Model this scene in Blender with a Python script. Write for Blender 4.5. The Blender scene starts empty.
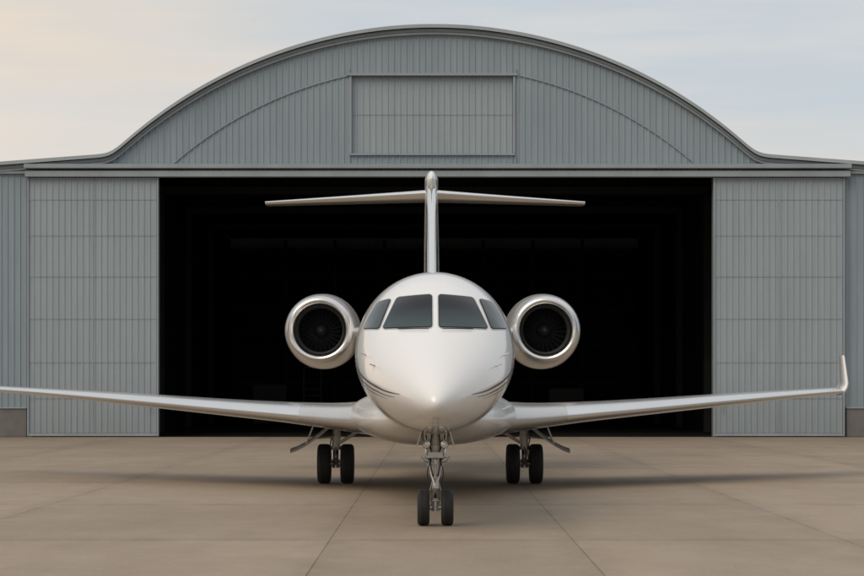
import bpy, bmesh, math, random
import numpy as np
from mathutils import Vector
from mathutils.bvhtree import BVHTree
R = math.radians
random.seed(7)
sc = bpy.context.scene
col = sc.collection
sc.view_settings.view_transform = 'Standard'
sc.view_settings.look = 'None'
sc.view_settings.exposure = 0

# ------------------------------------------------------------------ materials
class NT:
    def __init__(s, nt): s.nt = nt
    def n(s, t, **kw):
        o = s.nt.nodes.new(t)
        for k, v in kw.items(): setattr(o, k, v)
        return o
    def l(s, a, b): s.nt.links.new(a, b)
    def setv(s, sock, v):
        if isinstance(v, bpy.types.NodeSocket): s.l(v, sock)
        else: sock.default_value = v
    def math(s, op, a, b=None, c=None, clamp=False):
        o = s.n('ShaderNodeMath', operation=op); o.use_clamp = clamp
        s.setv(o.inputs[0], a)
        if b is not None: s.setv(o.inputs[1], b)
        if c is not None: s.setv(o.inputs[2], c)
        return o.outputs[0]
    def mapr(s, v, a, b, c=0.0, d=1.0, smooth=False):
        o = s.n('ShaderNodeMapRange')
        if smooth: o.interpolation_type = 'SMOOTHSTEP'
        s.setv(o.inputs[0], v)
        for i, k in enumerate((a, b, c, d)): o.inputs[i+1].default_value = k
        return o.outputs[0]
    def mix(s, f, a, b, blend='MIX'):
        o = s.n('ShaderNodeMix', data_type='RGBA', blend_type=blend)
        s.setv(o.inputs[0], f)
        s.setv(o.inputs[6], a if not isinstance(a, tuple) else (*a[:3], 1))
        s.setv(o.inputs[7], b if not isinstance(b, tuple) else (*b[:3], 1))
        return o.outputs[2]
    def noise(s, vec, scale, detail=4, rough=.55):
        o = s.n('ShaderNodeTexNoise'); s.l(vec, o.inputs['Vector'])
        o.inputs['Scale'].default_value = scale; o.inputs['Detail'].default_value = detail
        o.inputs['Roughness'].default_value = rough
        return o.outputs[0]
    def vmul(s, vec, v):
        o = s.n('ShaderNodeVectorMath', operation='MULTIPLY'); s.l(vec, o.inputs[0]); o.inputs[1].default_value = v
        return o.outputs[0]

def new_mat(name):
    m = bpy.data.materials.new(name); m.use_nodes = True
    t = NT(m.node_tree)
    return m, t, m.node_tree.nodes['Principled BSDF']

def mat(name, c, rough=.5, metal=0, coat=0, var=.06, nscale=2.0, bump=0, bscale=30, spec=.5, stretch=(1,1,1), rvar=.12):
    m, t, b = new_mat(name)
    pos = t.n('ShaderNodeTexCoord').outputs['Object']
    v = t.vmul(pos, stretch)
    f = t.noise(v, nscale, 5)
    k = t.mapr(f, .3, .7, 1-var, 1+var)
    hs = t.n('ShaderNodeHueSaturation'); hs.inputs['Color'].default_value = (*c, 1); t.l(k, hs.inputs['Value'])
    t.l(hs.outputs[0], b.inputs['Base Color'])
    r = t.mapr(t.noise(v, nscale*3, 3), .3, .7, max(.02, rough*(1-rvar)), min(1, rough*(1+rvar)))
    t.l(r, b.inputs['Roughness'])
    b.inputs['Metallic'].default_value = metal
    b.inputs['Coat Weight'].default_value = coat
    b.inputs['Coat Roughness'].default_value = .07
    b.inputs['Specular IOR Level'].default_value = spec
    if bump:
        bp = t.n('ShaderNodeBump'); bp.inputs['Strength'].default_value = bump; bp.inputs['Distance'].default_value = .02
        t.l(t.noise(v, bscale, 3), bp.inputs['Height']); t.l(bp.outputs[0], b.inputs['Normal'])
    return m

M = {}
M['paint'] = mat('aircraft_white', (.765, .765, .765), .21, 0, .7, .015, .5, spec=.5, rvar=.05)
M['fairing'] = mat('fairing_white', (.68, .675, .67), .28, .2, .3, .02, .8, spec=.5, rvar=.05)
M['wingpaint'] = mat('wing_silver_paint', (.55, .545, .535), .21, .65, .3, .04, 1.2, rvar=.06)
M['chrome'] = mat('polished_metal', (.84, .83, .81), .15, 1, 0, .02, 3, rvar=.05)
M['satin'] = mat('satin_metal', (.78, .77, .755), .22, 1, 0, .015, 1, rvar=.03)
M['brushed'] = mat('brushed_metal', (.32, .32, .32), .38, .9, 0, .03, 2, rvar=.05)
M['nacelle'] = mat('nacelle_paint', (.60, .595, .585), .22, .4, .4, .02, 1, rvar=.05)
M['steel'] = mat('gear_steel', (.50, .50, .49), .32, .7, 0, .12, 12)
M['gearwhite'] = mat('gear_white', (.58, .58, .56), .35, 0, .3, .12, 10)
M['geardoor'] = mat('gear_door_grey', (.34, .35, .35), .4, .2, .2, .1, 5)
M['oleo'] = mat('oleo_chrome', (.85, .85, .85), .10, 1)
M['rubber'] = mat('tyre_rubber', (.018, .018, .019), .75, 0, 0, .25, 9, .15, 60)
M['black'] = mat('duct_black', (.012, .012, .013), .6)
M['duct'] = mat('duct_grey', (.014, .015, .016), .5, .2)
M['fan'] = mat('fan_metal', (.035, .035, .038), .5, .5, rvar=.05)
M['spinner'] = mat('spinner_grey', (.045, .045, .048), .4, .2, rvar=.05)
M['frame'] = mat('window_frame_grey', (.50, .505, .51), .35, .3)
M['stripe'] = mat('navy_stripe', (.025, .03, .045), .35, 0, 0)
M['hose'] = mat('hose_black', (.02, .02, .02), .5)
M['lampglass'] = mat('lamp_glass', (.7, .72, .72), .08, .7)
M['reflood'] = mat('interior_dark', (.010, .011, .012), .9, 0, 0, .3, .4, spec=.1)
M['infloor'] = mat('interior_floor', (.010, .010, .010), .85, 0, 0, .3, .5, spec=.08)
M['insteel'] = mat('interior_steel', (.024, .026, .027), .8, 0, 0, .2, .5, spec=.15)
M['trim'] = mat('trim_light', (.280, .325, .358), .5, 0, 0, .1, .8, stretch=(1, 1, .3))
M['edge'] = mat('roof_edge_metal', (.34, .385, .415), .45, .1, 0, .08, .8)
M['trimdark'] = mat('trim_dark', (.20, .238, .265), .55, 0, 0, .1, .8)
M['plinth'] = mat('plinth_concrete', (.16, .155, .15), .85, 0, 0, .15, 1.5, .3, 20)
M['roof'] = mat('roof_metal', (.29, .33, .36), .5, .2, 0, .08, .5)
M['cabdark'] = mat('cabinet_dark_blue', (.026, .029, .034), .7, spec=.2)
M['cabgrey'] = mat('cabinet_grey', (.040, .040, .039), .7, spec=.2)
M['standgrey'] = mat('stand_grey', (.060, .060, .056), .7, spec=.2)

def glass():
    m, t, b = new_mat('cockpit_glass')
    pos = t.n('ShaderNodeTexCoord').outputs['Object']
    sep = t.n('ShaderNodeSeparateXYZ'); t.l(pos, sep.inputs[0])
    # base tint grades from near black above to lighter blue-green below
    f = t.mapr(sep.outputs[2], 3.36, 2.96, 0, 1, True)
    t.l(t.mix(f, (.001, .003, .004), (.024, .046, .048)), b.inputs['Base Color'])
    b.inputs['Roughness'].default_value = .04
    b.inputs['Specular IOR Level'].default_value = .15
    return m
M['glass'] = glass()

def siding(name, base, pale):
    m, t, b = new_mat(name)
    pos = t.n('ShaderNodeTexCoord').outputs['Object']
    streak = t.noise(t.vmul(pos, (3.2, 1, .22)), 1.0, 6, .6)
    big = t.noise(t.vmul(pos, (.25, 1, .15)), 1.0, 3)
    fine = t.noise(t.vmul(pos, (9, 1, .8)), 1.0, 4)
    f = t.math('ADD', t.math('MULTIPLY', streak, .5), t.math('ADD', t.math('MULTIPLY', big, .25), t.math('MULTIPLY', fine, .25)))
    c = t.mix(t.mapr(f, .30, .72), base, pale)
    sep = t.n('ShaderNodeSeparateXYZ'); t.l(pos, sep.inputs[0])
    grime = t.math('MULTIPLY', t.mapr(sep.outputs[2], 2.6, .2), t.mapr(streak, .3, .7, .1, .40))
    c = t.mix(grime, c, (.13, .128, .120))
    t.l(c, b.inputs['Base Color'])
    t.l(t.mapr(fine, .3, .7, .42, .6), b.inputs['Roughness'])
    b.inputs['Specular IOR Level'].default_value = .35
    return m
M['siding'] = siding('ribbed_siding', (.218, .276, .322), (.292, .352, .396))
M['door'] = siding('door_siding', (.264, .320, .362), (.336, .390, .426))

JX = [-29, -23.2, -17.6, -12.1, -6.75, -1.41, 1.88, 5.55, 10.9, 16.2, 21.7, 27.3]
def concrete():
    m, t, b = new_mat('apron_concrete')
    pos = t.n('ShaderNodeNewGeometry').outputs['Position']
    sep = t.n('ShaderNodeSeparateXYZ'); t.l(pos, sep.inputs[0])
    X, Y = sep.outputs[0], sep.outputs[1]
    dx = None; tint = None
    for i, x in enumerate(JX):
        d = t.math('ABSOLUTE', t.math('SUBTRACT', X, x))
        dx = d if dx is None else t.math('MINIMUM', dx, d)
        s = t.math('MULTIPLY', t.math('GREATER_THAN', X, x), 13.7+7.31*i)
        tint = s if tint is None else t.math('ADD', tint, s)
    dy = t.math('PINGPONG', t.math('SUBTRACT', Y, 26.7), 3.95)
    row = t.math('FLOOR', t.math('DIVIDE', t.math('SUBTRACT', Y, 26.7), 7.9))
    wn = t.n('ShaderNodeTexWhiteNoise', noise_dimensions='2D')
    cv = t.n('ShaderNodeCombineXYZ'); t.l(tint, cv.inputs[0]); t.l(row, cv.inputs[1]); t.l(cv.outputs[0], wn.inputs['Vector'])
    slab = t.mapr(wn.outputs[0], 0, 1, .925, 1.06)
    big = t.noise(t.vmul(pos, (.10, .07, 1)), 1, 5, .6)
    med = t.noise(t.vmul(pos, (1.1, .6, 1)), 1, 8, .72)
    fine = t.noise(pos, 22, 6, .75)
    stain = t.noise(t.vmul(pos, (.35, .12, 1)), 1, 6, .65)
    c = t.mix(t.mapr(big, .3, .7), (.255, .203, .150), (.325, .262, .196))
    c = t.mix(t.mapr(med, .35, .7, 0, .55), c, (.220, .175, .130))
    c = t.mix(t.mapr(stain, .48, .74, 0, .5), c, (.160, .129, .098))
    c = t.mix(t.mapr(fine, .35, .65, 0, .4), c, (.40, .330, .256))
    c = t.mix(1.0, c, slab, 'MULTIPLY')
    # darker towards the hangar door, varied by the stain noise
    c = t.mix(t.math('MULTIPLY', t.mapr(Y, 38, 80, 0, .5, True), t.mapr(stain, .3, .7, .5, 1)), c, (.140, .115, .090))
    d = t.math('MINIMUM', dx, dy)
    halo = t.math('MULTIPLY', t.mapr(d, 0, .45, 1, 0), t.mapr(med, .3, .7, .03, .30))
    c = t.mix(halo, c, (.13, .107, .086))
    lx = t.math('MULTIPLY', t.mapr(dx, .005, .014, .68, 0), t.mapr(med, .35, .6, .6, 1))
    ly = t.math('MULTIPLY', t.mapr(dy, .02, .045, .48, 0), t.mapr(med, .35, .6, .6, 1))
    c = t.mix(t.math('MAXIMUM', lx, ly), c, (.060, .050, .041))
    t.l(c, b.inputs['Base Color'])
    t.l(t.mapr(med, .3, .7, .62, .85), b.inputs['Roughness'])
    b.inputs['Specular IOR Level'].default_value = .3
    bp = t.n('ShaderNodeBump'); bp.inputs['Strength'].default_value = .25; bp.inputs['Distance'].default_value = .01
    t.l(fine, bp.inputs['Height']); t.l(bp.outputs[0], b.inputs['Normal'])
    return m
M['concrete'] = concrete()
M['field'] = mat('dry_field', (.17, .15, .11), .95, 0, 0, .25, .05)

# ------------------------------------------------------------------ mesh builder
class MB:
    def __init__(s): s.v = []; s.f = []; s.m = []
    def add(s, vs, fs, mi=0):
        o = len(s.v); s.v += [tuple(p) for p in vs]
        for f in fs: s.f.append([i+o for i in f]); s.m.append(mi)
    def box(s, x0, x1, y0, y1, z0, z1, mi=0):
        vs = [(x, y, z) for x in (x0, x1) for y in (y0, y1) for z in (z0, z1)]
        s.add(vs, [(0,1,3,2), (4,6,7,5), (0,4,5,1), (2,3,7,6), (0,2,6,4), (1,5,7,3)], mi); return s
    def loft(s, rings, closed=True, cap0=False, cap1=False, mi=0, sel=None):
        n = len(rings[0]); vs = [p for r in rings for p in r]; fs = []
        for i in range(len(rings)-1):
            for j in range(n if closed else n-1):
                if sel and not sel(i, j): continue
                k = (j+1) % n
                fs.append((i*n+j, i*n+k, (i+1)*n+k, (i+1)*n+j))
        if cap0: fs.append(tuple(range(n))[::-1])
        if cap1: fs.append(tuple((len(rings)-1)*n+j for j in range(n)))
        s.add(vs, fs, mi); return s
    def tube(s, p, q, r0, r1=None, n=14, mi=0):
        p, q = Vector(p), Vector(q); r1 = r0 if r1 is None else r1
        d = (q-p).normalized(); a = d.orthogonal().normalized(); b = d.cross(a)
        rr = [[c + (a*math.cos(t)+b*math.sin(t))*r for t in [2*math.pi*k/n for k in range(n)]] for c, r in ((p, r0), (q, r1))]
        return s.loft(rr, True, True, True, mi)
    def path(s, pts, r, n=10, mi=0):
        pts = [Vector(p) for p in pts]; rr = []
        for i, p in enumerate(pts):
            d = (pts[min(i+1, len(pts)-1)]-pts[max(i-1, 0)]).normalized()
            a = d.cross(Vector((0.31, .92, .2))).normalized(); b = d.cross(a)
            rr.append([p+(a*math.cos(t)+b*math.sin(t))*r for t in [2*math.pi*k/n for k in range(n)]])
        return s.loft(rr, True, True, True, mi)
    def lathe(s, prof, o, axis='Y', n=64, cap0=False, cap1=False, mi=0):
        rr = []
        for r, t in prof:
            ring = []
            for k in range(n):
                a = 2*math.pi*k/n; u, w = r*math.cos(a), r*math.sin(a)
                ring.append((o[0]+u, o[1]+t, o[2]+w) if axis == 'Y' else (o[0]+t, o[1]+u, o[2]+w))
            rr.append(ring)
        return s.loft(rr, True, cap0, cap1, mi)
    def build(s, name, mats, parent=None, smooth=True, ang=38, bevel=0):
        me = bpy.data.meshes.new(name)
        used = sorted({i for f in s.f for i in f}); rm = {o: k for k, o in enumerate(used)}
        me.from_pydata([s.v[i] for i in used], [], [[rm[i] for i in f] for f in s.f])
        if not isinstance(mats, (list, tuple)): mats = [mats]
        for m in mats: me.materials.append(m)
        me.polygons.foreach_set('material_index', s.m)
        bm = bmesh.new(); bm.from_mesh(me)
        bmesh.ops.remove_doubles(bm, verts=bm.verts, dist=1e-5)
        bmesh.ops.recalc_face_normals(bm, faces=bm.faces)
        if bevel:
            es = [e for e in bm.edges if len(e.link_faces) == 2 and e.calc_face_angle(0) > R(50)]
            bmesh.ops.bevel(bm, geom=es, offset=bevel, segments=2, affect='EDGES', clamp_overlap=True)
        bm.to_mesh(me); bm.free()
        if smooth:
            me.shade_smooth(); me.set_sharp_from_angle(angle=R(ang))
        o = bpy.data.objects.new(name, me); col.objects.link(o)
        if parent: o.parent = parent
        return o

def thing(name, label, cat, loc=(0,0,0), rz=0, group=None):
    o = bpy.data.objects.new(name, None); col.objects.link(o)
    o.location = loc; o.rotation_euler = (0, 0, rz); o['label'] = label; o['category'] = cat
    if group: o['group'] = group
    return o

# ------------------------------------------------------------------ ground
g = MB(); g.add([(-3000,-3000,-.02),(3000,-3000,-.02),(3000,3000,-.02),(-3000,3000,-.02)], [(0,1,2,3)])
g = g.build('ground', M['field'], smooth=False); g['kind'] = 'structure'
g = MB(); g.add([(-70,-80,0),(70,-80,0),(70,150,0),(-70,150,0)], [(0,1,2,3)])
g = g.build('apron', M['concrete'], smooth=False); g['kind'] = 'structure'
YF = 79.5
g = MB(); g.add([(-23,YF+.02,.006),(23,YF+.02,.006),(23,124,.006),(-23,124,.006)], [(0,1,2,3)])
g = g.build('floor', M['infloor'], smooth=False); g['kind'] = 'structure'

# ------------------------------------------------------------------ hangar
K = YF/1970
hangar = thing('hangar', 'grey ribbed metal aircraft hangar with arched roof and wide open sliding doors', 'hangar', (0, 0, 0))
RAD, SAG, HC, ZB = 18.8, 5.25, 13.04, 11.30
def raw_roof(x):
    x = abs(x)
    if x < HC: return ZB + math.sqrt(RAD*RAD-x*x) - (RAD-SAG)
    return ZB + .05 - (x-HC)*.075
def roofz(x):
    ks = [-1.0,-.7,-.4,-.15,0,.15,.4,.7,1.0]; ws = [.3,.6,.9,1,1,1,.9,.6,.3]
    a = abs(x)
    if a < 11 or a > 15.2: return raw_roof(x)
    return sum(w*raw_roof(x+k*.6) for k, w in zip(ks, ws))/sum(ws)

def rib_profile(x0, x1, pitch, depth):
    pts = []; n = max(1, round((x1-x0)/pitch)); p = (x1-x0)/n
    for i in range(n):
        for a, d in ((0, 0), (.56, 0), (.68, 1), (.86, 1), (.98, 0)):
            pts.append((x0+(i+a)*p, -depth*d))
    pts.append((x1, 0)); return pts
def ribbed(mb, x0, x1, zb, zt, y, pitch=.25, depth=.028, tilt=0, mi=0):
    pr = rib_profile(x0, x1, pitch, depth)
    fb = zb if callable(zb) else (lambda x: zb); ft = zt if callable(zt) else (lambda x: zt)
    mb.loft([[(x, y+d-tilt, fb(x)) for x, d in pr], [(x, y+d, ft(x)) for x, d in pr]], closed=False, mi=mi)

top = lambda x: roofz(x)-.12
w = MB()
FX0, FX1, FZ0, FZ1 = -3.33, 3.20, 11.46, 14.55
ribbed(w, -24, -16.4, 1.17, top, YF)
ribbed(w, -16.4, -11.12, .0, top, YF)
ribbed(w, -11.12, FX0, 10.6, top, YF)
ribbed(w, FX0, FX1, 10.6, FZ0, YF)
ribbed(w, FX0, FX1, FZ1, top, YF)
ribbed(w, FX1, 11.25, 10.6, top, YF)
ribbed(w, 11.25, 16.6, .0, top, YF)
ribbed(w, 16.6, 24, 1.17, top, YF)
wall = w.build('front_wall', M['siding'], hangar, smooth=False)
for s in (-24, 24): MB().box(s-.1, s+.1, YF+.06, 124, 0, 10.45).build('side_wall', M['siding'], hangar, smooth=False)
for a, b in ((-24.1, -16.42), (16.62, 24.1)):
    MB().box(a, b, YF-.1, YF+.3, 0, 1.15).build('plinth', M['plinth'], hangar, smooth=False, bevel=.02)
    MB().box(a, b, YF-.14, YF+.04, 1.152, 1.20).build('drip_flashing', M['trim'], hangar, smooth=False)
xs = list(np.concatenate([np.linspace(-24.6,-15.2,14), np.linspace(-15,-11,26), np.linspace(-10.8,10.8,80), np.linspace(11,15,26), np.linspace(15.2,24.6,14)]))
w = MB()
w.loft([[(x, 123.6, 0) for x in xs[3:-3]], [(x, 123.6, roofz(x)-.08) for x in xs[3:-3]]], closed=False)
w.build('rear_wall', M['siding'], hangar, smooth=False)
w = MB()
ringf = [(x, YF-.30, roofz(x)+.03) for x in xs]; ringb = [(x, 124.3, roofz(x)+.03) for x in xs]
ringf2 = [(x, YF-.30, roofz(x)-.05) for x in xs]; ringb2 = [(x, 124.3, roofz(x)-.05) for x in xs]
w.loft([ringf2, ringf, ringb, ringb2, ringf2], closed=False)
w.build('roof', M['roof'], hangar, ang=30)
def band(dz0, dz1, y0, y1, name, m, xx=xs, fn=roofz):
    w = MB()
    w.loft([[(x, y1, fn(x)+dz0) for x in xx], [(x, y0, fn(x)+dz0) for x in xx], [(x, y0, fn(x)+dz1) for x in xx], [(x, y1, fn(x)+dz1) for x in xx], [(x, y1, fn(x)+dz0) for x in xx]], closed=False)
    return w.build(name, m, hangar, ang=25)
band(-.08, .06, YF-.36, YF-.305, 'roof_edge_trim', M['edge'])
band(-.22, -.10, YF-.22, YF-.02, 'fascia', M['trimdark'])
band(-.32, -.225, YF-.17, YF-.02, 'fascia_flashing', M['trim'])
R2, S2, H2 = 397*K, 98*K, 261*K
Z2 = 2.1+(385-164)*K
arc = lambda x: Z2 + math.sqrt(R2*R2-x*x)-(R2-S2)
for sgn in (-1, 1):
    band(-.03, .03, YF-.062, YF-.02, 'arch_seam', M['siding'], [sgn*v for v in np.linspace(3.46, H2, 50)], arc)
# gable shutter
w = MB()
zz = [FZ0, FZ0+1.55, FZ1]
for i in range(2):
    ribbed(w, FX0, FX1, zz[i], zz[i+1], YF+.12, .25, .028, tilt=.014)
sh = w.build('gable_shutter', M['door'], hangar, smooth=False)
w = MB(); t = .075
w.box(FX0-t, FX0+.01, YF-.09, YF+.16, FZ0-.02, FZ1+.02); w.box(FX1-.01, FX1+t, YF-.09, YF+.16, FZ0-.02, FZ1+.02)
w.box(FX0-.16, FX1+.16, YF-.14, YF+.16, FZ1+.022, FZ1+.12)
w.box(FX0-t, FX1+t, YF-.12, YF+.16, FZ0-.10, FZ0-.022)
w.build('shutter_frame', M['trim'], sh, smooth=False, bevel=.012)
for a in (FX0-.12, FX1+.06):
    MB().box(a, a+.06, YF-.06, YF-.01, 10.99, FZ0-.105).build('shutter_guide', M['siding'], sh, smooth=False)
    MB().box(a, a+.06, YF-.06, YF-.01, FZ1+.125, arc(3.4)+.25).build('shutter_guide', M['siding'], sh, smooth=False)
# header: ledge and track cover
MB().box(-16.45, 16.75, YF-.55, YF-.06, 10.79, 10.97).build('track_canopy', M['trim'], hangar, smooth=False, bevel=.02)
MB().box(-16.42, 16.72, YF-.46, YF-.06, 10.46, 10.70).build('track_cover', M['trim'], hangar, smooth=False, bevel=.015)
MB().box(-24, -16.46, YF-.14, YF-.055, 10.62, 10.72).build('wall_cap', M['trim'], hangar, smooth=False)
MB().box(16.76, 24, YF-.14, YF-.055, 10.62, 10.72).build('wall_cap', M['trim'], hangar, smooth=False)
for a, b in ((-11.6, -11.13), (11.27, 11.7)):
    MB().box(a, b, YF+.02, YF+.45, 0, 10.6).build('door_jamb', M['trimdark'], hangar, smooth=False)
# sliding doors
def door(x0, x1):
    w = MB(); zs = [.16, 1.55, 3.0, 4.75, 6.45, 8.1, 9.55, 10.44]
    for i in range(len(zs)-1):
        ribbed(w, x0+.06, x1-.06, zs[i], zs[i+1], YF-.22, .25, .028, tilt=.015)
    d = w.build('sliding_door', M['door'], hangar, smooth=False)
    f = MB()
    for a, b in ((x0, x0+.07), (x1-.07, x1)): f.box(a, b, YF-.30, YF-.12, .04, 10.45)
    f.box(x0+.072, x1-.072, YF-.28, YF-.14, .04, .15)
    f.build('door_frame', M['trim'], d, smooth=False, bevel=.01)
    w = MB(); w.box((x0+x1)/2-.02, (x0+x1)/2+.02, YF-.265, YF-.20, .17, 10.44)
    w.build('door_seam', M['door'], d, smooth=False)
    xh = x1-.35 if x0 < 0 else x0+.35
    MB().tube((xh, YF-.34, 1.0), (xh, YF-.34, 1.5), .02).build('door_handle', M['steel'], d)
door(-16.36, -11.08); door(11.24, 16.52)
# interior shell
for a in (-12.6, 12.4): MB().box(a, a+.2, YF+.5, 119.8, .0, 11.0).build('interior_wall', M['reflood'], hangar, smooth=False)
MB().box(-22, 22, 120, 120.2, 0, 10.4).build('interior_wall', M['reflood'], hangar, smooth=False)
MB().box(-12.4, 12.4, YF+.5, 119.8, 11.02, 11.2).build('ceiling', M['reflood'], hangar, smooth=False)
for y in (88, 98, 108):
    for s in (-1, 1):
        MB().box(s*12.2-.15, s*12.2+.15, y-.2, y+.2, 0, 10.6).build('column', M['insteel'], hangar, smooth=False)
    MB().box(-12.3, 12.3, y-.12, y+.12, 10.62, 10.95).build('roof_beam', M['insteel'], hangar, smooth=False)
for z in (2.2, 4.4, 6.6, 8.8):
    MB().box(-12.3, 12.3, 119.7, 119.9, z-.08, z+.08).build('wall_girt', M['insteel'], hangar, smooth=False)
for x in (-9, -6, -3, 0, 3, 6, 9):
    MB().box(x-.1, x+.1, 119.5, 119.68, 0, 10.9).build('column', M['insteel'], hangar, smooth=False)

# ------------------------------------------------------------------ things inside the hangar
def cabinet(label, x, y, m, h=1.5, wd=1.3):
    t = thing('tool_cabinet', label, 'tool cabinet', (x, y, .006))
    MB().box(-wd/2, wd/2, -.3, .3, .14, h).build('body', m, t, smooth=False, bevel=.02)
    for k in range(4):
        z0 = .2+k*(h-.28)/4; z1 = z0+(h-.28)/4-.03
        d = MB().box(-wd/2+.04, wd/2-.04, -.335, -.302, z0, z1).build('drawer', m, t, smooth=False, bevel=.008)
        MB().tube((-wd/4, -.36, z1-.06), (wd/4, -.36, z1-.06), .014).build('handle', M['standgrey'], d)
    for sx in (-1, 1):
        for sy in (-1, 1):
            MB().lathe([(.02,-.03),(.07,-.025),(.07,.025),(.02,.03)], (sx*(wd/2-.12), sy*.2, .07), 'X', 16, True, True).build('caster', M['rubber'], t)
cabinet('dark rolling tool cabinet standing in the shade inside the left of the hangar', -8.4, 101, M['cabdark'], 2.1, 1.7)
cabinet('dark rolling tool cabinet standing in the shade inside the right of the hangar', 6.9, 103, M['cabgrey'], 1.9, 1.8)
t = thing('maintenance_stand', 'dark maintenance steps standing in the shade inside the hangar left of the jet', 'steps', (-6.3, 102, .006))
for s in (-1, 1):
    w = MB(); w.tube((s*.45, -1.0, 0), (s*.45, .3, 2.0), .035); w.tube((s*.45, .3, 0), (s*.45, .3, 3.0), .03); w.tube((s*.45, -.5, 1.9), (s*.45, .3, 3.0), .025)
    w.build('side_rail', M['standgrey'], t)
for k in range(6):
    f = (k+.8)/6.2; MB().box(-.44, .44, -1.0+1.3*f-.11, -1.0+1.3*f+.11, 2*f-.02, 2*f+.02).build('step', M['standgrey'], t, smooth=False)
MB().tube((-.45, .3, 3.0), (.45, .3, 3.0), .03).build('guard_rail', M['standgrey'], t)

# ------------------------------------------------------------------ jet
YN = 27.0
jet = thing('business_jet', 'white twin-engine business jet with T-tail parked nose-on before the open hangar', 'jet', (.03, YN, 0), R(.22))
def pchip(xk, yk):
    xk, yk = np.array(xk, float), np.array(yk, float); h = np.diff(xk); d = np.diff(yk)/h
    m = np.zeros(len(xk)); m[0] = d[0]; m[-1] = d[-1]
    for i in range(1, len(xk)-1):
        if d[i-1]*d[i] > 0:
            w1 = 2*h[i]+h[i-1]; w2 = h[i]+2*h[i-1]; m[i] = (w1+w2)/(w1/d[i-1]+w2/d[i])
    def f(x):
        i = int(np.clip(np.searchsorted(xk, x)-1, 0, len(h)-1)); t = (x-xk[i])/h[i]
        return float((2*t**3-3*t*t+1)*yk[i]+(t**3-2*t*t+t)*h[i]*m[i]+(-2*t**3+3*t*t)*yk[i+1]+(t**3-t*t)*h[i]*m[i+1])
    return f
T = [(0,1.84,1.84,0),(.05,1.945,1.745,.100),(.15,2.035,1.685,.185),(.35,2.165,1.615,.305),(.7,2.35,1.545,.465),(1.1,2.545,1.485,.635),(1.6,2.765,1.435,.825),
     (2.1,2.975,1.395,.975),(2.6,3.21,1.365,1.085),(3.2,3.50,1.34,1.175),(4,3.77,1.31,1.25),(5,3.93,1.30,1.29),(6,3.98,1.29,1.32),(8,3.98,1.29,1.32),
     (16,3.98,1.29,1.32),(20,3.98,1.5,1.28),(24,3.92,2.15,.98),(27,3.8,2.85,.5),(28.6,3.62,3.25,.12)]
S = [math.sqrt(r[0]) for r in T]
fzt, fzb, fw = (pchip(S, [r[k] for r in T]) for k in (1, 2, 3))
def fus(y):
    s = math.sqrt(y); return fzt(s), fzb(s), fw(s)
def ex(y, low=False):      # section exponent: a slightly ridged nose that rounds out to a circular cabin
    e = .08*max(0, 1-abs(y-1.1)/1.6) if y > .3 else .04*(y/.3)
    if low: e += .14*min(1, y/.5)*max(0, min(1, (6.5-y)/3.5))
    return 2-e
NR = 128
def ring_at(y, off=0):
    zt, zb, w_ = fus(y); zc, h = (zt+zb)/2, (zt-zb)/2; out = []
    for k in range(NR):
        a = 2*math.pi*k/NR; sn, cs = math.sin(a), math.cos(a); e = 2/ex(y, cs < 0)
        out.append(((w_+off)*math.copysign(abs(sn)**e, sn), y, zc+(h+off)*math.copysign(abs(cs)**e, cs)))
    return out
def surf(y, z, side, off=0):
    zt, zb, w_ = fus(y); zc, h = (zt+zb)/2, (zt-zb)/2; n_ = ex(y, z < zc)
    q = max(-.999, min(.999, (z-zc)/h)); c = (1-abs(q)**n_)**(1/n_)
    n = Vector((c/w_, 0, q/h)).normalized()
    return (side*(w_*c+off*n.x), y, z+off*n.z)
ys = [(.02+ (math.sqrt(28.6)-.02)*k/240)**2 for k in range(241)]
rings = [ring_at(y) for y in ys]
fm = MB().loft(rings, True, True, True)
bvh = BVHTree.FromPolygons(fm.v, fm.f)
fuselage = fm.build('fuselage', M['paint'], jet, ang=60)

def outline(quad, r=.12, n=6):
    out = []; q = [Vector(p) for p in quad]
    for i in range(4):
        a, b, c = q[i-1], q[i], q[(i+1) % 4]
        ra = min(r, (a-b).length*.45); rc = min(r, (c-b).length*.45)
        p0 = b+(a-b).normalized()*ra; p2 = b+(c-b).normalized()*rc
        for k in range(n+1):
            t = k/n; out.append(p0*(1-t)**2+b*2*t*(1-t)+p2*t*t)
        rr = min(r, (c-b).length*.45)
        e = c+(b-c).normalized()*rr
        for k in range(1, 8): out.append(p2+(e-p2)*k/8)
    return out
def proj(p, off):
    loc, nor, idx, d = bvh.ray_cast(Vector((p.x, -3, p.y)), Vector((0, 1, 0)))
    if loc is None: return Vector((p.x, 4, p.y))
    if nor.y > 0: nor = -nor
    return loc+nor*off
def patch(quad, off, r, grow=0):
    ol = outline(quad, r); c = sum(ol, Vector((0, 0)))/len(ol)
    if grow:
        ol2 = []
        for i, p in enumerate(ol):
            d = (ol[(i+1) % len(ol)]-ol[i-1]); nn = Vector((d.y, -d.x)).normalized()
            if nn.dot(p-c) < 0: nn = -nn
            ol2.append(p+nn*grow)
        ol = ol2
    mb = MB(); rr = []
    for k in (1, .85, .7, .55, .4, .25, .12, .03): rr.append([proj(c+(p-c)*k, off) for p in ol])
    rim = [proj(p, -.01) for p in ol]
    mb.loft([rim]+rr, True, False, True); return mb
fq = [(.056, 2.95), (.785, 2.95), (.580, 3.44), (.056, 3.475)]
sq = [(.850, 2.95), (1.11, 2.975), (.90, 3.39), (.685, 3.425)]
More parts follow.
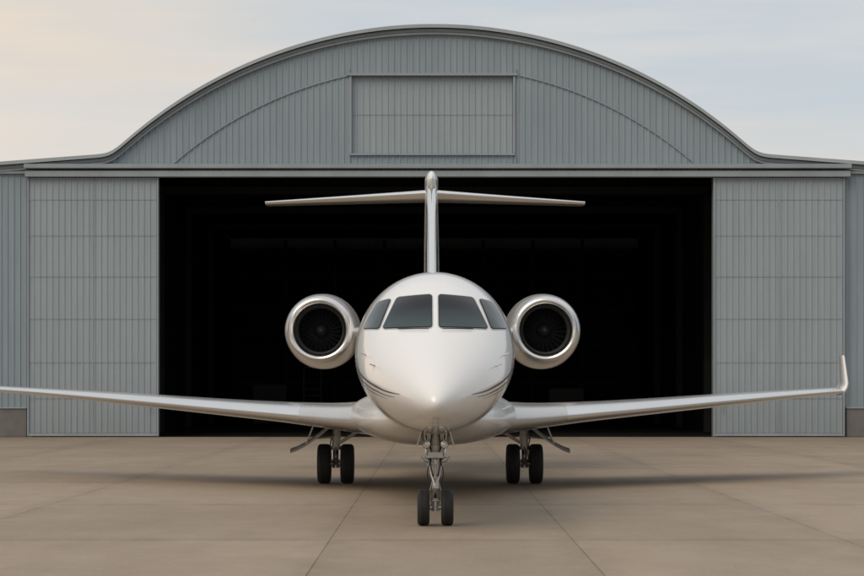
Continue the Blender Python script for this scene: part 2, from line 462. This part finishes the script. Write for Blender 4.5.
for s in (-1, 1):
    for quad, rr in ((fq, .045), (sq, .04)):
        q = [(s*a, b) for a, b in quad]
        patch(q, .005, rr, .024).build('window_frame', M['frame'], fuselage, ang=60)
        patch(q, .010, rr, .010).build('window_seal', M['black'], fuselage, ang=60)
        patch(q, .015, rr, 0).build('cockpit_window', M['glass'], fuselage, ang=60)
    # pinstripes sweeping down along the nose side
    for dz, wd in ((0, .030), (-.085, .019), (-.150, .013)):
        zf = pchip([.75, 1.2, 1.8, 2.6, 3.6, 5, 9, 22], [1.965+dz*.55, 2.0+dz*.7, 2.09+dz*.85, 2.215+dz*.95, 2.355+dz, 2.46+dz, 2.6+dz, 2.8+dz])
        y0 = .80 if dz == 0 else (1.0 if dz > -.1 else 1.3)
        yy = np.concatenate([np.linspace(y0, 6, 160), np.linspace(6.1, 21.5, 60)])
        def hw(y): return wd*min(1, .2+(y-y0)/1.2)/2
        MB().loft([[surf(y, zf(y)-hw(y), s, .007) for y in yy], [surf(y, zf(y), s, .008) for y in yy], [surf(y, zf(y)+hw(y), s, .007) for y in yy]], closed=False).build('stripe', M['stripe'], fuselage)
    for k in range(7):
        yc = 7.6+k*1.35; pts = []
        for sc_ in (1.0, .5, .02):
            pts.append([surf(yc+.33*sc_*math.cos(a), 3.02+.24*sc_*math.sin(a), s, .008) for a in [2*math.pi*i/28 for i in range(28)]])
        MB().loft(pts, True, False, True).build('cabin_window', M['glass'], fuselage)
    for (y, z) in ((1.95, 2.38), (2.6, 2.55)):
        p = Vector(surf(y, z, s)); q = Vector(surf(y, z, s, .075))
        w = MB(); w.tube(p, q, .012, .009, 8); w.tube(q+Vector((0, -.09, 0)), q+Vector((0, .03, 0)), .008, .010, 8)
        w.build('probe', M['steel'], fuselage)
    a = [proj(Vector((s*(.10+.45*k/8), 2.905+.012*k/8)), .025) for k in range(9)]
    MB().path(a, .007, 8).build('wiper', M['hose'], fuselage)
w = MB(); w.loft([[(-.012, 9, 3.97), (.012, 9, 3.97), (.012, 9.3, 3.97), (-.012, 9.3, 3.97)], [(-.006, 9.2, 4.1), (.006, 9.2, 4.1), (.006, 9.32, 4.1), (-.006, 9.32, 4.1)]], True, True, True)
w.build('antenna', M['paint'], fuselage)

# belly fairing: blends into the wing roots
F = [(6.6,.55,1.52,.22),(7.6,.98,1.48,.36),(8.8,1.28,1.47,.46),(10.2,1.48,1.48,.52),(11.5,1.64,1.50,.54),(15,1.72,1.53,.53),(18,1.45,1.58,.48),(20.5,.95,1.7,.35),(22,.4,1.8,.15)]
fy = [r[0] for r in F]; ff = [pchip(fy, [r[k] for r in F]) for k in (1, 2, 3)]
rr = []
for y in np.linspace(6.6, 22, 60):
    a, c, h = (f(y) for f in ff); ring = []
    for k in range(64):
        th = 2*math.pi*k/64; cs, sn = math.cos(th), math.sin(th); e = 2/2.15
        ring.append((a*math.copysign(abs(cs)**e, cs), y, c+h*math.copysign(abs(sn)**e, sn)))
    rr.append(ring)
MB().loft(rr, True, True, True).build('belly_fairing', M['fairing'], jet, ang=60)

# aerofoils
NA = 28
def foil(le, chord, th, cant=0, inc=0, camber=.015, toe=0):
    up = Vector((-math.sin(cant), 0, math.cos(cant))); le = Vector(le); pts = []
    xs_ = [.5*(1-math.cos(math.pi*i/NA)) for i in range(NA+1)]
    def yt(x): return 5*th*(.2969*math.sqrt(x)-.126*x-.3516*x*x+.2843*x**3-.1036*x**4)
    def cam(x): return camber*4*x*(1-x)
    seq = [(x, 1) for x in xs_[::-1]]+[(x, -1) for x in xs_[1:-1]]
    for x, sg in seq:
        z = cam(x)+sg*yt(x)
        pts.append(le+Vector((toe*x*chord, x*chord, 0))+up*(z*chord-inc*x*chord))
    return pts
def is_le(j): return (NA-6) <= j < (NA+6)
SW = 7/8.1
def wing(s, span):
    st = []; xw = list(np.concatenate([np.linspace(.7, 3.4, 16), np.linspace(3.8, span, 16)]))
    fz = pchip([.7, 1.3, 3.4, 6.5, 9.4, 12], [1.38, 1.39, 1.525, 1.755, 1.955, 2.08])
    fc = pchip([.7, 1.3, 1.9, 3.4, 6.5, 9.4, 12], [7.6, 6.4, 5.5, 4.3, 2.85, 1.6, 1.2])
    ft = pchip([.7, 1.3, 2.0, 3.4, 9.4, 12], [.104, .104, .098, .092, .100, .105])
    fl = pchip([.7, 1.3, 1.9, 2.8, 12], [-.50, -.26, -.08, 0, 0])        # the leading edge sweeps forward into the root
    for x in xw: st.append(foil((s*x, 11+(x-1.3)*SW+fl(x), fz(x)), fc(x), ft(x), 0, .012))
    i0 = next(i for i, x in enumerate(xw) if x > 2.5)
    wg = MB().loft(st, True, False, True, sel=lambda i, j: i < i0 or not is_le(j)).build('wing', M['wingpaint'], jet, ang=50)
    MB().loft(st, True, sel=lambda i, j: i >= i0 and is_le(j)).build('leading_edge', M['satin'], wg, ang=60)
    x0, y0, z0, c0 = span, 11+(span-1.3)*SW, fz(span), fc(span); st = []
    for k in range(25):
        t = k/24; u = min(1, t/.20)
        cant = R(4)+u*R(82)
        bx = x0+.12*math.sin(u*math.pi/2)+.03*t; bz = z0+.07*(1-math.cos(u*math.pi/2))+.76*max(0, t-.05)/.95
        st.append(foil((s*bx, y0+.60*t, bz), c0*(1-.06*u-.36*t), .105-.012*u, s*cant, 0, .0, s*.07*u))
    MB().loft(st, True, False, True).build('winglet', M['paint'], wg, ang=50)
    for x in (3.6, 6.2):
        yb = 11+(x-1.3)*SW+fc(x)*.66; pr = [(.001, -.9), (.05, -.7), (.085, -.2), (.085, .3), (.04, 1.0), (.002, 1.3)]
        MB().lathe(pr, (s*x, yb, fz(x)-.06), 'Y', 16, True, True).build('flap_fairing', M['wingpaint'], wg)
    return wg
wing(1, 9.38); wing(-1, 11.2)

# tail
st = []
for k in range(14):
    t = k/13; z = 3.5+4.1*t
    le_y = 20.3+5.2*t; ch = 5.6-2.3*t; th = .072+.03*t
    st.append([(p.z, p.y, z) for p in foil((0, le_y, 0), ch, th, 0, 0, 0)])
fin = MB().loft(st, True, False, True, sel=lambda i, j: not is_le(j)).build('vertical_tail', M['paint'], jet, ang=50)
MB().loft(st, True, sel=lambda i, j: is_le(j)).build('leading_edge', M['chrome'], fin, ang=60)
rr = []
for k in range(25):
    t = k/24; y = 24.7+5.0*t
    a = max(.01, math.sqrt(max(0, 1-(max(0, .3-t)/.3)**2))*(1 if t < .5 else max(0, 1-((t-.5)/.5)**2)))
    rr.append([(.185*a*math.cos(2*math.pi*i/32), y, 7.52+.33*a*math.sin(2*math.pi*i/32)) for i in range(32)])
MB().loft(rr, True, True, True).build('tail_bullet', M['paint'], fin, ang=60)
for s, span in ((-1, 4.72), (1, 4.38)):
    st = []
    for k in range(12):
        t = k/11; x = .02+(span-.02)*t
        st.append(foil((s*x, 25.9+3.1*t, 7.26+.03*t), 2.7-1.45*t, .105-.02*t, 0, .0, 0))
    h = MB().loft(st, True, False, True, sel=lambda i, j: not is_le(j)).build('horizontal_tail', M['wingpaint'], jet, ang=50)
    MB().loft(st, True, sel=lambda i, j: is_le(j)).build('leading_edge', M['chrome'], h, ang=60)

# engines
def engine(s):
    c = (s*2.76+.02, 21.0, 3.45)
    outer = [(.826,.18),(.846,.29),(.876,.52),(.915,1.0),(.950,1.7),(.945,2.4),(.89,3.2),(.78,3.9),(.67,4.5),(.60,4.9)]
    e = MB().lathe(outer+[(.57,4.9),(.55,4.0)], c, 'Y', 96).build('engine', M['nacelle'], jet, ang=40)
    lip = [(.826,.182),(.814,.12),(.796,.070),(.772,.032),(.744,.008),(.714,0),(.686,.008),(.658,.032),(.634,.068),(.612,.115),(.594,.18)]
    MB().lathe(lip, c, 'Y', 128).build('intake_lip', M['satin'], e, ang=75)
    MB().lathe([(.594,.182),(.574,.25),(.558,.32),(.546,.39),(.540,.45)], c, 'Y', 128).build('intake_ring', M['brushed'], e, ang=75)
    duct = [(.540,.452),(.536,.55),(.540,.75),(.56,.95),(.57,1.2)]
    MB().lathe(duct, c, 'Y', 96, False, True).build('intake_duct', M['duct'], e)
    w = MB()
    for k in range(24):
        a0 = 2*math.pi*k/24; st = []
        for i in range(6):
            r = .17+.37*i/5; tw = R(25+35*i/5); hw = .05+.03*i/5; line = []
            for q in (-1, -.4, .3, 1):
                da = q*hw*math.sin(R(90)-tw*.6)/r*.9
                line.append((c[0]+r*math.cos(a0+da), c[1]+.94+q*hw*math.sin(tw), c[2]+r*math.sin(a0+da)))
            st.append(line)
        w.loft(st, closed=False)
    w.build('fan', M['fan'], e, ang=60)
    MB().lathe([(.004,-.36),(.05,-.31),(.11,-.18),(.16,-.02),(.19,.14)], (c[0], c[1]+.80, c[2]), 'Y', 32, True).build('spinner', M['spinner'], e, ang=60)
    st = []
    for k in range(6):
        t = k/5; x = .9+(2.1-.9)*t
        st.append(foil((s*x, 21.9+.2*t, 3.42), 3.2, .1, 0, 0, 0))
    MB().loft(st).build('pylon', M['paint'], e, ang=50)
engine(-1); engine(1)

# ------------------------------------------------------------------ landing gear
def wheel(parent, cx, cy, r, wd, hubr):
    h = wd/2
    pr = [(hubr,-h*.72),(hubr+.02,-h*.86),(r*.80,-h*.98),(r*.90,-h*.92),(r*.965,-h*.72),(r*.99,-h*.45)]
    gro = []
    for gx in (-.3, 0, .3): gro += [(r, h*gx-.012), (r*.975, h*gx-.008), (r*.975, h*gx+.008), (r, h*gx+.012)]
    pr2 = pr+gro+[(a, -b) for a, b in pr[::-1]]
    MB().lathe(pr2, (cx, cy, r), 'X', 48).build('tyre', M['rubber'], parent, ang=50)
    w = MB()
    w.lathe([(.02,-h*.55),(hubr*.35,-h*.6),(hubr*.45,-h*.35),(hubr*.85,-h*.35),(hubr+.005,-h*.8),(hubr+.005,h*.8),(hubr*.85,h*.35),(hubr*.45,h*.35),(hubr*.35,h*.6),(.02,h*.55)], (cx, cy, r), 'X', 32, True, True)
    w.build('wheel_hub', M['gearwhite'], parent, ang=40)

# nose gear
gy = 2.4; r = .272
w = MB()
w.tube((0, gy+.05, 1.55), (0, gy, .82), .075, .068, 20); w.tube((0, gy, .86), (0, gy, .78), .092, .092, 20)
w.tube((0, gy, .99), (0, gy, .92), .105, .105, 20); w.tube((0, gy+.02, 1.2), (0, gy+.02, 1.13), .10, .10, 20)
w.box(-.11, .11, gy-.16, gy-.06, 1.02, 1.10)
ng = w.build('nose_landing_gear', M['gearwhite'], jet)
MB().tube((0, gy, .80), (0, gy, .30), .047, .047, 20).build('oleo_piston', M['oleo'], ng)
w = MB(); w.tube((-.25, gy, r), (.25, gy, r), .038, .038, 16); w.tube((0, gy, .40), (0, gy, .22), .065, .06, 16)
w.build('axle', M['steel'], ng)
for s in (-1, 1):
    wheel(ng, s*.178, gy, r, .185, .135)
    MB().tube((s*.06, gy+.02, .82), (s*.23, gy+.35, 1.5), .028, .032, 12).build('drag_brace', M['gearwhite'], ng)
    MB().tube((s*.13, gy-.02, 1.03), (s*.17, gy+.02, 1.42), .020, .020, 12).build('retract_link', M['oleo'], ng)
    MB().tube((s*.20, gy-.04, 1.30), (s*.06, gy-.10, 1.12), .016, .016, 10).build('cross_link', M['steel'], ng)
    w = MB(); w.tube((s*.09, gy-.07, .965), (s*.18, gy-.10, 1.0), .038, .038, 12); w.tube((s*.18, gy-.10, 1.0), (s*.215, gy-.10, 1.02), .022)
    w.build('steering_actuator', M['steel'], ng)
    w = MB(); w.lathe([(.02,.09),(.05,.06),(.060,.0),(.062,-.02)], (s*.135, gy-.13, 1.22), 'Y', 24, True)
    lm = w.build('taxi_lamp', M['steel'], ng)
    MB().lathe([(.057,-.012),(.03,-.02),(.003,-.024)], (s*.135, gy-.13, 1.22), 'Y', 24, False, True).build('lamp_lens', M['lampglass'], ng)
    for q, rr_ in ((0, .011), (1, .009), (2, .009), (3, .008)):
        pts = [(s*(.05+.03*q)*(1-.35*t)+s*.04*math.sin(t*(5+q)+q), gy-.10-.03*math.sin(t*3+q), 1.36-(.95-.12*q)*t) for t in np.linspace(0, 1, 18)]
        MB().path(pts, rr_, 8).build('hose', M['hose'] if q % 2 == 0 else M['steel'], ng)
    w = MB(); w.loft([[(s*.20, gy-.55, 1.42), (s*.20, gy+.75, 1.40), (s*.215, gy+.75, 1.40), (s*.215, gy-.55, 1.42)], [(s*.27, gy-.45, 1.20), (s*.27, gy+.70, 1.16), (s*.285, gy+.70, 1.16), (s*.285, gy-.45, 1.20)]], True, True, True)
    w.build('gear_door', M['gearwhite'], ng, smooth=False)
w = MB()
w.tube((-.07, gy-.06, .80), (0, gy-.24, .59), .02, .018, 10); w.tube((.07, gy-.06, .80), (0, gy-.24, .59), .02, .018, 10)
w.tube((-.06, gy-.05, .38), (0, gy-.24, .57), .02, .018, 10); w.tube((.06, gy-.05, .38), (0, gy-.24, .57), .02, .018, 10)
w.tube((-.05, gy-.24, .58), (.05, gy-.24, .58), .018, .018, 10); w.tube((-.09, gy-.06, .80), (.09, gy-.06, .80), .022, .022, 10)
w.tube((-.07, gy-.05, .38), (.07, gy-.05, .38), .022, .022, 10)
w.build('torque_link', M['steel'], ng)

def main_gear(xc, s):
    gy, r = 14.9, .425
    w = MB(); w.tube((xc-s*.02, gy+.05, 1.55), (xc, gy, .75), .095, .085, 20); w.tube((xc, gy, .80), (xc, gy, .72), .11, .11, 20)
    w.tube((xc, gy, 1.02), (xc, gy, .95), .115, .115, 20)
    mg = w.build('main_landing_gear', M['gearwhite'], jet)
    MB().tube((xc, gy, .76), (xc, gy, .40), .06, .06, 20).build('oleo_piston', M['oleo'], mg)
    w = MB(); w.tube((xc-.36, gy, r), (xc+.36, gy, r), .05, .05, 16); w.tube((xc, gy, .52), (xc, gy, .34), .085, .08, 16)
    w.build('axle', M['steel'], mg)
    for q in (-1, 1): wheel(mg, xc+q*.245, gy, r, .285, .21)
    w = MB(); w.tube((xc-s*.05, gy-.02, .85), (xc-s*.85, gy+.1, 1.35), .035, .04, 12)
    w.build('side_brace', M['gearwhite'], mg)
    w = MB(); w.tube((xc, gy-.08, .78), (xc, gy-.30, .60), .028, .02, 10); w.tube((xc, gy-.08, .42), (xc, gy-.30, .58), .028, .02, 10)
    w.build('torque_link', M['steel'], mg)
    secs = [(.10, 1.20, -.42, .42), (.25, 1.08, -.48, .45), (.45, .93, -.46, .42), (.65, .80, -.36, .36), (.82, .71, -.20, .26), (.96, .66, -.04, .10)]
    rr = []
    for x, z, ya, yb in secs:
        rr.append([(xc+s*x, gy+ya, z-.01), (xc+s*x, gy+yb, z+.05), (xc+s*(x+.012), gy+yb, z+.085), (xc+s*(x+.012), gy+ya, z+.025)])
    MB().loft(rr, True, True, True).build('gear_door', M['geardoor'], mg, ang=30)
    w = MB(); w.tube((xc+s*.38, gy-.2, 1.45), (xc+s*.62, gy-.2, .84), .022); w.tube((xc+s*.05, gy-.15, 1.0), (xc+s*.42, gy-.2, .97), .020)
    w.build('door_arm', M['steel'], mg)
    pts = [(xc+s*.1+.03*math.sin(t*6), gy-.11, 1.4-.95*t) for t in np.linspace(0, 1, 14)]
    MB().path(pts, .013, 8).build('hose', M['hose'], mg)
main_gear(-2.06, -1); main_gear(1.95, 1)

# ------------------------------------------------------------------ light
SUN_DIR = Vector((.45, .50, -.74)).normalized()       # direction the light travels
sd = bpy.data.lights.new('sun', 'SUN'); sd.energy = 1.4; sd.angle = R(46); sd.color = (1, .85, .68)
so = bpy.data.objects.new('sun', sd); col.objects.link(so)
so.rotation_euler = SUN_DIR.to_track_quat('-Z', 'Y').to_euler()
el = math.asin(-SUN_DIR.z); az = math.atan2(-SUN_DIR.x, -SUN_DIR.y)
wd = bpy.data.worlds.new('World'); sc.world = wd; wd.use_nodes = True
t = NT(wd.node_tree); bg = wd.node_tree.nodes['Background']; bg.inputs[1].default_value = .1
sky = t.n('ShaderNodeTexSky', sky_type='NISHITA'); sky.sun_disc = False; sky.sun_elevation = el; sky.sun_rotation = az
sky.dust_density = 2
d = t.n('ShaderNodeTexCoord').outputs['Generated']
sep = t.n('ShaderNodeSeparateXYZ'); t.l(d, sep.inputs[0])
dx, dyy, dz = sep.outputs
n1 = t.noise(t.vmul(d, (1.9, 1.9, 15)), 1.6, 6, .52)
n2 = t.noise(t.vmul(d, (5, 5, 60)), 1.3, 5, .55)
cl = t.math('ADD', t.math('MULTIPLY', n1, .62), t.math('MULTIPLY', n2, .38))
warm = t.mapr(t.math('ADD', t.math('ADD', dz, t.math('MULTIPLY', dx, .20)), t.math('MULTIPLY', t.math('SUBTRACT', n1, .5), .24)), .185, .03, 0, 1, True)
base = t.mix(warm, (.59, .645, .685), (.95, .775, .595))
base = t.mix(t.mapr(cl, .40, .64, 0, .5, True), base, (.82, .765, .705))
base = t.mix(t.mapr(dz, .2, .75, 0, 1, True), base, (.74, .76, .79))
# dark low sky added at the sides and behind, to grey the fuselage sides
side = t.mapr(t.math('ABSOLUTE', dx), .25, .85, .28, 1, True)
low_dark = t.math('MULTIPLY', t.mapr(dz, .72, .08, 0, 1, True), t.mapr(dyy, .85, .30, 0, 1, True))
base = t.mix(t.math('MULTIPLY', t.math('MULTIPLY', low_dark, side), t.mapr(n1, .35, .65, .85, 1)), base, (.155, .165, .18))
# hazy glow around the veiled sun
dt = t.n('ShaderNodeVectorMath', operation='DOT_PRODUCT'); t.l(d, dt.inputs[0]); dt.inputs[1].default_value = tuple(-SUN_DIR)
glow = t.math('POWER', t.math('MAXIMUM', dt.outputs['Value'], 0), 12)
base = t.mix(t.math('MULTIPLY', glow, .7), base, (1.6, 1.38, 1.08))
x10 = t.n('ShaderNodeVectorMath', operation='SCALE'); t.l(base, x10.inputs[0]); x10.inputs[3].default_value = 10
fin_c = t.mix(.92, sky.outputs[0], x10.outputs[0])
t.l(fin_c, bg.inputs[0])

# ------------------------------------------------------------------ camera
cd = bpy.data.cameras.new('camera'); cd.lens = 1970/864*36; cd.sensor_width = 36
cd.shift_x = -2/864; cd.shift_y = 97/864; cd.clip_end = 6000; cd.clip_start = .1
co = bpy.data.objects.new('camera', cd); col.objects.link(co)
co.location = (0, 0, 2.1); co.rotation_euler = (R(90), 0, 0)
sc.camera = co
